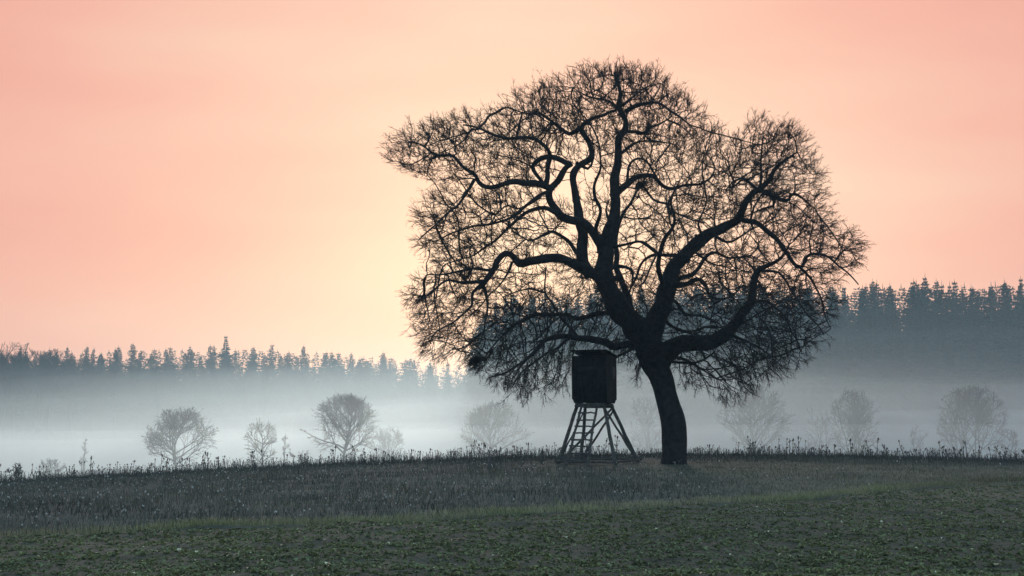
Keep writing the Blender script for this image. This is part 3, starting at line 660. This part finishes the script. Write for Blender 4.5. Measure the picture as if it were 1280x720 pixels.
# ------------------------------------------------------------------ bare trees in the mist
def bare_tree(H, W, clear=.18, n1=18, up=.5, stems=1, dens=1.0, droop=0.0, tw=1.0, last=2):
    """(wood mesh, twig mesh) of a leafless tree whose boughs all end at one rounded crown outline"""
    clear = .33 + .5 * clear      # the foot of each stem is hidden behind the crest
    wood, tws = Geo(), Geo()
    zc = H * (clear * .85 + 1.0) / 2; rad = np.array([W / 2, W / 2, H - zc])
    def room(p, d):         # distance from p along d to the crown outline
        d = d / (np.linalg.norm(d, axis=1, keepdims=True) + 1e-9)
        q = (p - [0, 0, zc]) / rad; e = d / rad
        A = (e * e).sum(1); B = (q * e).sum(1); C = (q * q).sum(1) - 1
        return np.clip((-B + np.sqrt(np.clip(B * B - A * C, 0, None))) / A, .05, None)
    per = max(1, int(round(n1 / stems))); allp = []
    for s in range(stems):
        az = rng.uniform(0, 6.28) + s * 6.28 / stems; lean = 0 if stems == 1 else rng.uniform(.10, .24)
        d0 = np.array([[math.cos(az) * lean, math.sin(az) * lean, 1.]])
        hh = H * (.95 if stems == 1 else rng.uniform(.78, .93))
        T = grow(np.array([[0, 0, -.3]]) + (rng.normal(0, .15, (1, 3)) * [1, 1, 0] if stems > 1 else 0), d0, np.array([hh]), 12, .04, (0, 0, .3))
        r0 = H * .022 / math.sqrt(stems)
        wood.tubes(T, (r0 * (1 - np.linspace(0, 1, 13) * .9) * np.concatenate([[1.25], np.ones(12)]))[None], 7)
        t = clear + (.97 - clear) * (np.arange(per) + rng.uniform(0, 1, per)) / per; tt = t * 12; i = np.clip(tt.astype(int), 0, 11); f = (tt - i)[:, None]
        st = T[0, i] * (1 - f) + T[0, i + 1] * f
        az = np.arange(per) * 2.4 + rng.uniform(0, 6.28) + rng.normal(0, .3, per)
        el = .12 + up * .6 + .35 * (t - clear) + rng.normal(0, .10, per)
        D = np.stack([np.cos(az) * np.cos(el), np.sin(az) * np.cos(el), np.sin(el)], 1)
        ln = room(st, D) * rng.uniform(.62, 1.12, per)
        L1 = grow(st, D, ln, 7, .11, (0, 0, .25 - droop))
        b0 = r0 * (.62 - .42 * t)
        wood.tubes(L1, b0[:, None] * np.linspace(1, .25, 8)[None], 5)
        allp.append((L1, ln))
    L1 = np.concatenate([a for a, _ in allp])
    p, d, i, t = sprout(L1, np.full(len(L1), int(8 * dens)), .2, .98, .75); l2 = np.minimum(room(p, d) * rng.uniform(.5, 1.2, len(p)) + .15, W * .38)
    L2 = grow(p, d, l2, 5, .15, (0, 0, .25 - droop)); tws.tubes(L2, np.linspace(.024, .012, 6)[None].repeat(len(p), 0) * tw, 3)
    p, d, i, t = sprout(L2, np.full(len(L2), int(6 * dens)), .2, 1, .75); l3 = np.minimum(room(p, d) * rng.uniform(.4, 1.05, len(p)), W * .14) + .06
    L3 = grow(p, d, l3, 3, .2, (0, 0, .15 - droop)); tws.tubes(L3, np.linspace(.014, .009, 4)[None].repeat(len(p), 0) * tw, 3)
    p, d, i, t = sprout(L3, np.full(len(L3), last), .2, 1, .7); l4 = np.clip(l3[i] * rng.uniform(.4, .8, len(p)), .10, .6)
    L4 = grow(p, d, l4, 2, .2); tws.tubes(L4, np.linspace(.010, .007, 3)[None].repeat(len(p), 0) * tw, 3)
    return wood.mesh('trunk', True), tws.mesh('crown')
def place_bare(name, px, ytop, Y, Wpx, label, cat='tree', group=None, **kw):
    b = at(px, 570, Y); z = float(h(b[0], Y)); H = at(px, ytop, Y)[2] - z
    e = empty(name, (b[0], Y, z)); tag(e, label, cat, group)
    wm, tm = bare_tree(H, Wpx * Y / F * 1.14, tw=1.1, **kw)
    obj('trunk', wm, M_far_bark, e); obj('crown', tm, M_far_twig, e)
    return e
MG = 'bare trees in the valley mist'
for a in (
 ('bare_tree', 225, 511, 128, 78, 'wide spreading bare tree with low boughs, left of the slender young tree', dict(clear=.30, n1=20, up=.75)),
 ('young_tree', 326, 523, 128, 36, 'slender young bare tree with a clear thin stem and small crown', dict(clear=.42, n1=13, up=.8, dens=.8)),
 ('bare_tree', 430, 494, 130, 78, 'dome crowned bare tree, darkest of those standing in the mist', dict(clear=.28, n1=24, up=.9)),
 ('bare_tree', 482, 531, 155, 44, 'faint small bare tree close behind the dark dome crowned tree', dict(clear=.2, n1=14, up=1.0, stems=2)),
 ('bare_shrub', 371, 553, 122, 28, 'low round bare shrub left of the dark dome crowned tree', dict(clear=.15, n1=12, up=.4, stems=2, dens=.8)),
 ('sapling', 357, 536, 132, 10, 'thin wispy sapling rising beside the low round shrub', dict(clear=.3, n1=8, up=1.3, dens=.6)),
 ('bare_tree', 620, 503, 150, 78, 'pale dome crowned bare tree under the drooping oak boughs', dict(clear=.28, n1=24, up=.8)),
 ('bare_tree', 809, 489, 168, 42, 'very faint fan shaped tree between the hide and the oak trunk', dict(clear=.2, n1=16, up=1.2, stems=2)),
 ('bare_tree', 945, 484, 152, 90, 'broad faint bare tree just beyond the right side of the oak crown', dict(clear=.22, n1=24, up=.9)),
 ('young_tree', 1021, 506, 162, 34, 'thin faint twin stemmed tree beside the narrow upright tree', dict(clear=.35, n1=12, up=1.2, stems=2, dens=.8)),
 ('bare_tree', 1069, 486, 146, 56, 'narrow upright bare tree with several steep stems', dict(clear=.22, n1=24, up=1.3, stems=3)),
 ('bare_shrub', 1096, 550, 142, 16, 'small dark bush at the foot of the narrow upright tree', dict(clear=.1, n1=9, up=.7, stems=2, dens=.7)),
 ('young_tree', 1152, 527, 160, 24, 'thin faint young tree between the upright and the many stemmed trees', dict(clear=.25, n1=12, up=1.3, dens=.8)),
 ('bare_tree', 1218, 482, 145, 80, 'broad many stemmed bare tree with a high rounded crown', dict(clear=.2, n1=27, up=1.15, stems=4)),
 ('young_tree', 1259, 533, 146, 28, 'small bare tree on a clear stem next to the many stemmed tree', dict(clear=.42, n1=11, up=.8, dens=.8)),
 ('sapling', 105, 543, 140, 9, 'tall thin pole like sapling standing apart in the meadow', dict(clear=.25, n1=9, up=1.3, dens=.6)),
 ('bare_shrub', 65, 571, 125, 34, 'loose spreading bare shrub beside the pole like sapling', dict(clear=.1, n1=12, up=.8, stems=3, dens=.7)),
 ('bare_shrub', 20, 576, 95, 12, 'little dark bush poking above the weeds at the low end of the crest', dict(clear=.15, n1=9, up=.9, stems=2, dens=.8)),
): place_bare(*a[:6], group=MG, **a[6])

# ------------------------------------------------------------------ spruce forest
def spruce_meshes(seed):
    r = np.random.default_rng(seed); H = 1.0
    tr = Geo(); P = np.zeros((1, 8, 3)); P[0, :, 2] = np.linspace(-.03, 1, 8); P[0, 1:-1, :2] = r.normal(0, .002, (6, 2))
    tr.tubes(P, np.linspace(.014, .0012, 8)[None], 6)
    V, T = [], []
    z = .015; n = 0
    def tri(a, b, c):
        nonlocal n
        V.extend([a, b, c]); T.append((n, n + 1, n + 2)); n += 3
    while z < .985:
        u = min(1.0, (1 - z) / .80)
        Rm = (.006 + .15 * u ** .76) * r.uniform(.6, 1.2)
        nb = int(5 + 5 * u); a0 = r.uniform(0, 6.28)
        for q in range(nb):
            a = a0 + q * 6.283 / nb + r.normal(0, .25); ln = Rm * r.uniform(.55, 1.2)
            dr = r.uniform(.15, .55) * (u + .15) - .35 * (1 - u); d = np.array([math.cos(a), math.sin(a), -dr]); s = np.array([-math.sin(a), math.cos(a), 0.])
            base = np.array([0, 0, z]); wd = ln * .24
            tip = base + d * ln + [0, 0, .012 * (r.uniform())]
            mid = base + d * ln * .55
            tri(base, mid + s * wd, tip); tri(base, tip, mid - s * wd)
            for f in (.3, .5, .7, .88):
                for sg in (-1, 1):
                    c = base + d * ln * f; e = c + (d * .45 + s * sg * .75) * ln * .36 * r.uniform(.6, 1.3) + [0, 0, -.020 * r.uniform() * (.4 + u)]
                    tri(c - d * .05 * ln, e, c + d * .12 * ln + [0, 0, -.006 - .008 * u])
                tri(base + d * ln * (f - .12), base + d * ln * (f + .1), base + d * ln * f + [0, 0, -.028 * r.uniform(.5, 1.3) * (.4 + u)])
        z += (.016 + .010 * u) * r.uniform(.8, 1.2)
    tri(np.array([-.0025, 0, .97]), np.array([.0025, 0, .97]), np.array([0, 0, 1.02]))
    return tr.mesh('trunk', True), mesh_np('crown', np.array(V), None, np.array(T))
SPR = [spruce_meshes(200 + q) for q in range(7)]
for a, b in SPR: a.materials.append(M_strunk); b.materials.append(M_needle)
n_spr = 0
def spruce(px, ytop, Y, label, group, slim=1.0):
    global n_spr
    b = at(px, 560, Y); z = float(h(b[0], Y)); H = at(px, ytop, Y)[2] - z
    H = max(H, 9.0)
    e = empty('spruce_tree', (b[0], Y, z - .2)); tag(e, label, 'tree', group)
    tm, cmm = SPR[n_spr % len(SPR)]; n_spr += 1
    e.rotation_euler = (rng.normal(0, .015), rng.normal(0, .015), rng.uniform(0, 6.28))
    wf = slim * rng.uniform(1.0, 1.5) * min(1.0, 25.0 / H)
    e.scale = (H * wf, H * wf, H)
    obj('trunk', tm, None, e); obj('crown', cmm, None, e)
def row(px0, px1, prof, Y, spacing, label, group, jit=7, dY=9, slim=1.0, drop=0):
    px = px0; step = spacing * F / Y
    while px < px1:
        yt = np.interp(px, [p[0] for p in prof], [p[1] for p in prof]) + rng.normal(0, jit * .6) + drop
        if rng.uniform() < .18: yt += rng.uniform(4, 14)
        spruce(px + rng.normal(0, step * .2), yt, Y + rng.uniform(-dY, dY), label, group, slim)
        px += step * rng.uniform(.7, 1.3)
BACK = [(-80, 442), (60, 438), (130, 433), (230, 431), (330, 433), (420, 436), (500, 446), (560, 452), (610, 452)]
FRONT = [(-80, 440), (0, 442), (60, 446), (110, 438), (160, 452), (260, 458), (360, 458), (420, 452), (450, 443), (490, 444), (515, 448), (545, 462), (595, 470)]
RIGHT = [(596, 400), (620, 374), (650, 368), (720, 366), (800, 360), (880, 350), (960, 352), (1050, 356), (1120, 351), (1200, 352), (1280, 349), (1360, 346)]
lb = 'spruce in the paler far row of the lower forest ridge'; lf = 'spruce in the darker front row of the lower forest ridge'; lr = 'tall spruce in the dark forest on the higher slope behind the oak'
row(-60, 615, BACK, 420, 5.2, lb, 'far row of spruces')
row(-60, 600, BACK, 400, 6.5, lb, 'far row of spruces', drop=9)
row(-60, 600, FRONT, 335, 3.9, lf, 'front row of spruces', jit=5)
row(-60, 595, FRONT, 322, 5.5, lf, 'front row of spruces', drop=16)
row(602, 1330, RIGHT, 285, 2.9, lr, 'spruces on the higher slope', jit=7, dY=6)
row(606, 1330, RIGHT, 300, 3.4, lr, 'spruces on the higher slope', jit=7, dY=6, drop=-2)
row(612, 1330, RIGHT, 270, 5.0, lr, 'spruces on the higher slope', drop=30, dY=5)
row(-60, 600, BACK, 410, 6.0, lb, 'far row of spruces', drop=5)
row(602, 1330, RIGHT, 292, 6.0, lr, 'spruces on the higher slope', jit=5, dY=6, drop=8)
print('spruces', n_spr)
# the body of the wood behind the rows, too dense to tell its trees apart
wv, wt, wn = [], [], 0
for (p0, p1, prof, Yw, sp, dr) in ((-90, 615, BACK, 425, 2.4, 2), (-90, 600, FRONT, 345, 2.6, 2), (596, 1370, RIGHT, 290, 2.0, 3), (600, 1370, RIGHT, 312, 2.0, 2), (596, 1370, RIGHT, 276, 3.6, 45)):
    px = p0
    while px < p1:
        Y = Yw + rng.uniform(-5, 5); yt = np.interp(px, [q[0] for q in prof], [q[1] for q in prof]) + dr + abs(rng.normal(0, 5))
        b = at(px, 560, Y); z = float(h(b[0], Y)); H = at(px, yt, Y)[2] - z
        me = SPR[rng.integers(0, 7)][1]; v = np.zeros(len(me.vertices) * 3, np.float32); me.vertices.foreach_get('co', v); v = v.reshape(-1, 3)[: (len(v) // 9) * 3]
        tri_n = len(v) // 3; kp = rng.uniform(0, 1, tri_n) < (.42 if Yw > 330 else .36); v = v.reshape(-1, 3, 3)[kp].reshape(-1, 3)
        sw_ = H * rng.uniform(1.5, 2.1) * min(1.0, 25.0 / H); wv.append(v * [sw_, sw_, H] + [b[0], Y, z]); wt.append(np.arange(len(v)).reshape(-1, 3) + wn); wn += len(v)
        px += sp * F / Yw * rng.uniform(.8, 1.2)
tag(obj('spruce_wood', mesh_np('spruce_wood', np.concatenate(wv), None, np.concatenate(wt)), M_needle), 'dense body of the spruce forest behind its front trees', 'forest', kind='stuff')
print('wood tris', wn // 3)
# leafless trees along the forest edge (shared shapes)
EDGE = [bare_tree(19, 7, clear=.45, n1=14, up=1.1, dens=.85, tw=1.7, last=1) for _ in range(4)]
q = 0
for px in list(range(-40, 110, 11)) + list(range(120, 470, 27)):
    Y = 312 + rng.uniform(-4, 4); yt = np.interp(px, [-40, 60, 110, 470], [432, 434, 458, 464]) + rng.normal(0, 4)
    b = at(px, 560, Y); z = float(h(b[0], Y)); H = at(px, yt, Y)[2] - z
    e = empty('bare_tree', (b[0], Y, z)); tag(e, 'leafless tree on the edge of the lower forest, in front of the spruces', 'tree', 'leafless trees on the forest edge')
    e.scale = (H / 19,) * 3; e.rotation_euler[2] = rng.uniform(0, 6.28)
    wm, tm = EDGE[q % 4]; q += 1
    obj('trunk', wm, M_far_bark, e); obj('crown', tm, M_far_twig, e)

# ------------------------------------------------------------------ ground cover
def in_view(n, y0, y1, margin=2.0, near=1.0):
    """random ground points over the field seen by the camera and a margin beside it"""
    u = rng.uniform(0, 1, n); Y = y0 + (y1 - y0) * u ** near
    X = rng.uniform(-1, 1, n) * (.365 * Y + margin)
    return X, Y
# crop: low leafy plants on the lower field
X, Y = in_view(75000, 15.5, 56, 1.5, 1.25)
k = (Y < yb(X) - .05) & (rng.uniform(0, 1, len(X)) < .78 + .35 * vnoise(X, Y, .8, 60) + .2 * vnoise(X, Y, 3, 61)); X, Y = X[k], Y[k]; Zp = h(X, Y)
nl = 5; P = np.repeat(np.stack([X, Y, Zp], 1), nl, 0); n = len(P)
sz = np.repeat(rng.uniform(.6, 1.5, len(X)), nl)
az = rng.uniform(0, 6.28, n); el = rng.uniform(.05, .95, n); ln = rng.uniform(.032, .075, n) * sz; wd = ln * rng.uniform(.22, .38, n)
D = np.stack([np.cos(az) * np.cos(el), np.sin(az) * np.cos(el), np.sin(el)], 1); Sd = np.stack([-np.sin(az), np.cos(az), np.zeros(n)], 1)
b0 = P + [0, 0, -.008]; mid = b0 + D * (ln * .55)[:, None]; lift = (wd * .35)[:, None] * [0, 0, 1]
Vv = np.stack([b0, mid + Sd * wd[:, None] + lift, b0 + D * ln[:, None] - (ln * .22)[:, None] * [0, 0, 1], mid - Sd * wd[:, None] + lift], 1).reshape(-1, 3)
bb = np.arange(n) * 4; T = np.concatenate([np.stack([bb, bb + 1, bb + 2], 1), np.stack([bb, bb + 2, bb + 3], 1)])
base = np.array([.060, .082, .052]); hue = rng.uniform(0, 1, len(X)) + .5 * vnoise(X, Y, 2.5, 62)
tp = base * (1 + .35 * rng.normal(0, .5, (len(X), 1))) + np.clip(hue, 0, 1)[:, None] * np.array([.030, .028, .006])
tl = np.repeat(np.clip(tp, .02, .2), nl, 0) * rng.uniform(.7, 1.3, (n, 1))
pale = rng.uniform(0, 1, n) < .006; tl[pale] = [.38, .40, .36]
tl *= np.array([2.05, 1.9, 1.55])
M_crop = mat('crop_leaf', (.06, .08, .04), rough=.55, var=.15, scale=4, attr=True, spec=.4, transl=.25)
tag(obj('crop_leaves', mesh_np('crop_leaves', Vv, None, T, np.repeat(tl, 4, 0)), M_crop), 'low green leafy crop covering the near field', 'crop', kind='stuff')

def blades(X, Y, hgt, wid, lean, tint, name, label, cat, m):
    n = len(X); Zp = h(X, Y); az = rng.uniform(0, 6.28, n); la = rng.uniform(0, 6.28, n)
    b = np.stack([X, Y, Zp - .01], 1); s = np.stack([np.cos(az), np.sin(az), np.zeros(n)], 1) * wid[:, None] / 2
    ld = np.stack([np.cos(la), np.sin(la), np.zeros(n)], 1) * (hgt * lean)[:, None]
    m1 = b + ld * .35 + hgt[:, None] * .6 * np.array([0, 0, 1]); t1 = b + ld + hgt[:, None] * np.array([0, 0, 1]) * (1 - .25 * lean[:, None])
    Vv = np.stack([b - s, b + s, m1 + s * .75, m1 - s * .75, t1], 1).reshape(-1, 3); i0 = np.arange(n) * 5
    o = obj(name, mesh_np(name, Vv, np.stack([i0, i0 + 1, i0 + 2, i0 + 3], 1), np.stack([i0 + 3, i0 + 2, i0 + 4], 1), np.repeat(tint, 5, 0)), m)
    tag(o, label, cat, kind='stuff')
M_grass = mat('dry_grass', (.1, .1, .06), rough=.7, var=.2, scale=3, attr=True, transl=.35)
# pale grass along the field margin
n = 26000; X = rng.uniform(-13, 24, n); Y = yb(X) + .35 * vnoise(X, X * 0, 2.3, 5) + np.abs(rng.normal(0, .5 + 1.3 * (.5 + .5 * vnoise(X, X * 0, 4.0, 67)), n)) + .02
lushness = .5 + .5 * vnoise(X, Y, 1.4, 63); k = rng.uniform(0, 1, n) < .35 + .65 * lushness; X, Y, lushness = X[k], Y[k], lushness[k]; n = len(X)
tn = np.array([.23, .215, .14]) * rng.uniform(.6, 1.35, (n, 1)) + lushness[:, None] * np.array([-.02, .02, -.02])
tn *= (1 + .30 * np.exp(-((X - 3) / 6) ** 2) - .5 * sstep((X - 11) / 6))[:, None]
blades(X, Y, rng.uniform(.06, .22, n), rng.uniform(.006, .014, n), rng.uniform(.1, .9, n), tn, 'margin_grass', 'pale yellow green grass strip along the edge of the crop', 'grass', M_grass)
# fallow weeds on the slope
X, Y = in_view(95000, 26, 72, 2.5, .9); k = Y > yb(X) + .5; X, Y = X[k], Y[k]; n = len(X)
patch = vnoise(X, Y, 3.2, 64); tn = np.array([.060, .072, .063]) * rng.uniform(.5, 1.5, (n, 1)) * (1 + .35 * vnoise(X, Y, 1.7, 70) + .25 * vnoise(X, Y, 6, 71))[:, None] + np.clip(patch, 0, 1)[:, None] * np.array([.02, .012, .0])
gg = (sstep((X - 2) / 8) * (1 - sstep((Y - 58) / 6)))[:, None]; tn = tn * (1 - .6 * gg) + np.array([.075, .085, .05]) * .6 * gg
hh = rng.uniform(.05, .26, n) * (1 + .4 * patch) * (1 - .45 * gg[:, 0])
hh = hh * np.where((np.abs(X - 4.0) < 3.5) & (np.abs(Y - 59) < 4), .45, 1)
blades(X, Y, hh, rng.uniform(.008, .02, n), rng.uniform(.1, 1.0, n), np.clip(tn, .02, .3), 'fallow_weeds', 'dark withered weeds covering the slope up to the crest', 'weeds', M_grass)
# seed tufts with the sparkle of backlit dew put into their whitish colour
X, Y = in_view(4200, 26, 66, 1.5, .9); k = (Y > yb(X) + .6) & (rng.uniform(0, 1, len(X)) < np.clip(.45 - .03 * X + .4 * vnoise(X, Y, 2, 65), .05, 1)); X, Y = X[k], Y[k]; n = len(X); Zp = h(X, Y) + rng.uniform(.10, .34, n)
c = np.stack([X, Y, Zp], 1); ge = Geo(); rr = rng.uniform(.008, .026, n)
oct_ = np.array([(1, 0, 0), (-1, 0, 0), (0, 1, 0), (0, -1, 0), (0, 0, 1.3), (0, 0, -1.3)]); f8 = np.array([(0, 2, 4), (2, 1, 4), (1, 3, 4), (3, 0, 4), (2, 0, 5), (1, 2, 5), (3, 1, 5), (0, 3, 5)])
Vv = (c[:, None, :] + (oct_[None] + rng.normal(0, .3, (n, 6, 3))) * rr[:, None, None]).reshape(-1, 3)
T = (f8[None] + np.arange(n)[:, None, None] * 6).reshape(-1, 3)
ge.add(Vv, None, T); ge.tubes(np.stack([np.stack([X, Y, Zp - .36], 1), c], 1), np.full((n, 2), .003), 3)
tn = np.concatenate([np.repeat(np.array([.55, .55, .53]) * rng.uniform(.4, 1.2, (n, 1)), 6, 0), np.tile([.10, .09, .08], (n * 6, 1))])
tag(obj('sparkle_tufts', ge.mesh('sparkle_tufts', tint=tn), M_grass), 'seed heads coloured pale for dew sparkle, sprinkled through the withered weeds on the slope', 'seed heads', kind='stuff')
# brush of small stalks along the crest
n = 10000; X = rng.uniform(-27, 28, n); Y = 66 + rng.normal(-.5, 2.2, n)
nearoak = np.exp(-((X - 6.5) / 2.0) ** 2) * .3
hh = .09 + .40 * rng.uniform(0, 1, n) ** 1.6 * (1 + .35 * vnoise(X, Y * 0, 1.3, 66)) * (1 - nearoak)
hh = hh * np.where((np.abs(X - 3.8) < 2.6) & (Y < 63), .4, 1)
P = grow(np.stack([X, Y, h(X, Y) - .03], 1), np.stack([rng.normal(0, .16, n), rng.normal(0, .16, n), np.ones(n)], 1), hh, 3, .10)
ge = Geo(); ge.tubes(P, np.linspace(.009, .006, 4)[None].repeat(n, 0), 3)
p2, d2, i2, t2 = sprout(P, np.full(n, 1), .35, .95, .8); P2 = grow(p2, d2, hh[i2] * rng.uniform(.15, .4, len(p2)), 2, .25); ge.tubes(P2, np.linspace(.006, .004, 3)[None].repeat(len(p2), 0), 3)
hd = rng.uniform(0, 1, n) < .35; tp = P[hd][:, -1]; rr = rng.uniform(.012, .026, hd.sum())
ge.add((tp[:, None, :] + (oct_[None] * [1, 1, 1.3] + rng.normal(0, .25, (len(tp), 6, 3))) * rr[:, None, None]).reshape(-1, 3), None, (f8[None] + np.arange(len(tp))[:, None, None] * 6).reshape(-1, 3))
M_stalk = mat('dead_stalk', (.075, .070, .062), rough=.9, var=.4, scale=4)
tag(obj('crest_weeds', ge.mesh('crest_weeds'), M_stalk), 'brush of thin dead weeds along the skyline of the crest', 'weeds', kind='stuff')
# single tall weed stalks
def stalk_mesh(seed):
    r = np.random.default_rng(seed); P = np.zeros((1, 6, 3)); P[0, :, 2] = np.linspace(-.05, 1, 6); P[0, 1:, :2] = np.cumsum(r.normal(0, .022, (5, 2)), 0)
    a = Geo(); a.tubes(P, np.linspace(.020, .014, 6)[None], 4); heads = []; tipz = [(P[0, -1], r.uniform(.8, 1.3))]
    for q in range(r.integers(1, 5)):
        k = r.integers(2, 5); az = r.uniform(0, 6.28); l = r.uniform(.12, .30); s0 = P[0, k]
        B = np.array([s0, s0 + [math.cos(az) * l * .5, math.sin(az) * l * .5, l * .35], s0 + [math.cos(az) * l * .7, math.sin(az) * l * .7, l]]); a.tubes(B[None], np.array([[.009, .008, .006]]), 3); tipz.append((B[-1], r.uniform(.6, .9)))
    for c, s in tipz:
        m = r.uniform(.9, 2.4); hz_ = np.linspace(-1, 1, 6)[None]; pr = np.sqrt(np.clip(1 - hz_ ** 2, .02, 1)) * .045 * s
        PP = np.zeros((1, 6, 3)); PP[0] = c; PP[0, :, 2] += (hz_[0] + .6) * .045 * s * m; hdg = Geo(); hdg.tubes(PP, pr * r.uniform(.8, 1.2, (1, 6)), 6, cap=True); heads.append(hdg.mesh('seed_head'))
    return a.mesh('weed_stalk'), heads
SK = [stalk_mesh(300 + q) for q in range(10)]
for a, b in SK:
    for m in [a] + b: m.materials.append(M_stalk)
for q in range(285):
    X = rng.uniform(-26, 26); Y = 64.5 + rng.normal(0, 1.6)
    if abs(X - 6.6) < .9: continue
    a, b = SK[q % 10]; s = rng.uniform(.38, .66) if rng.uniform() < .85 else rng.uniform(.66, .92)
    o = obj('weed_stalk', a, None, None, (X, Y, float(h(X, Y)) - .02)); o.scale = (.70, .70, s); o.rotation_euler = (rng.normal(0, .08), rng.normal(0, .08), rng.uniform(0, 6.28))
    where = 'on the falling crest before the short posts' if X < -1 else 'on the crest around the raised hide' if X < 6.6 else 'on the crest past the oak trunk'
    tag(o, 'dead weed stalk with dark seed heads ' + where, 'weed', 'tall dead weeds ' + where)
    for m in b: obj('seed_head', m, None, o)
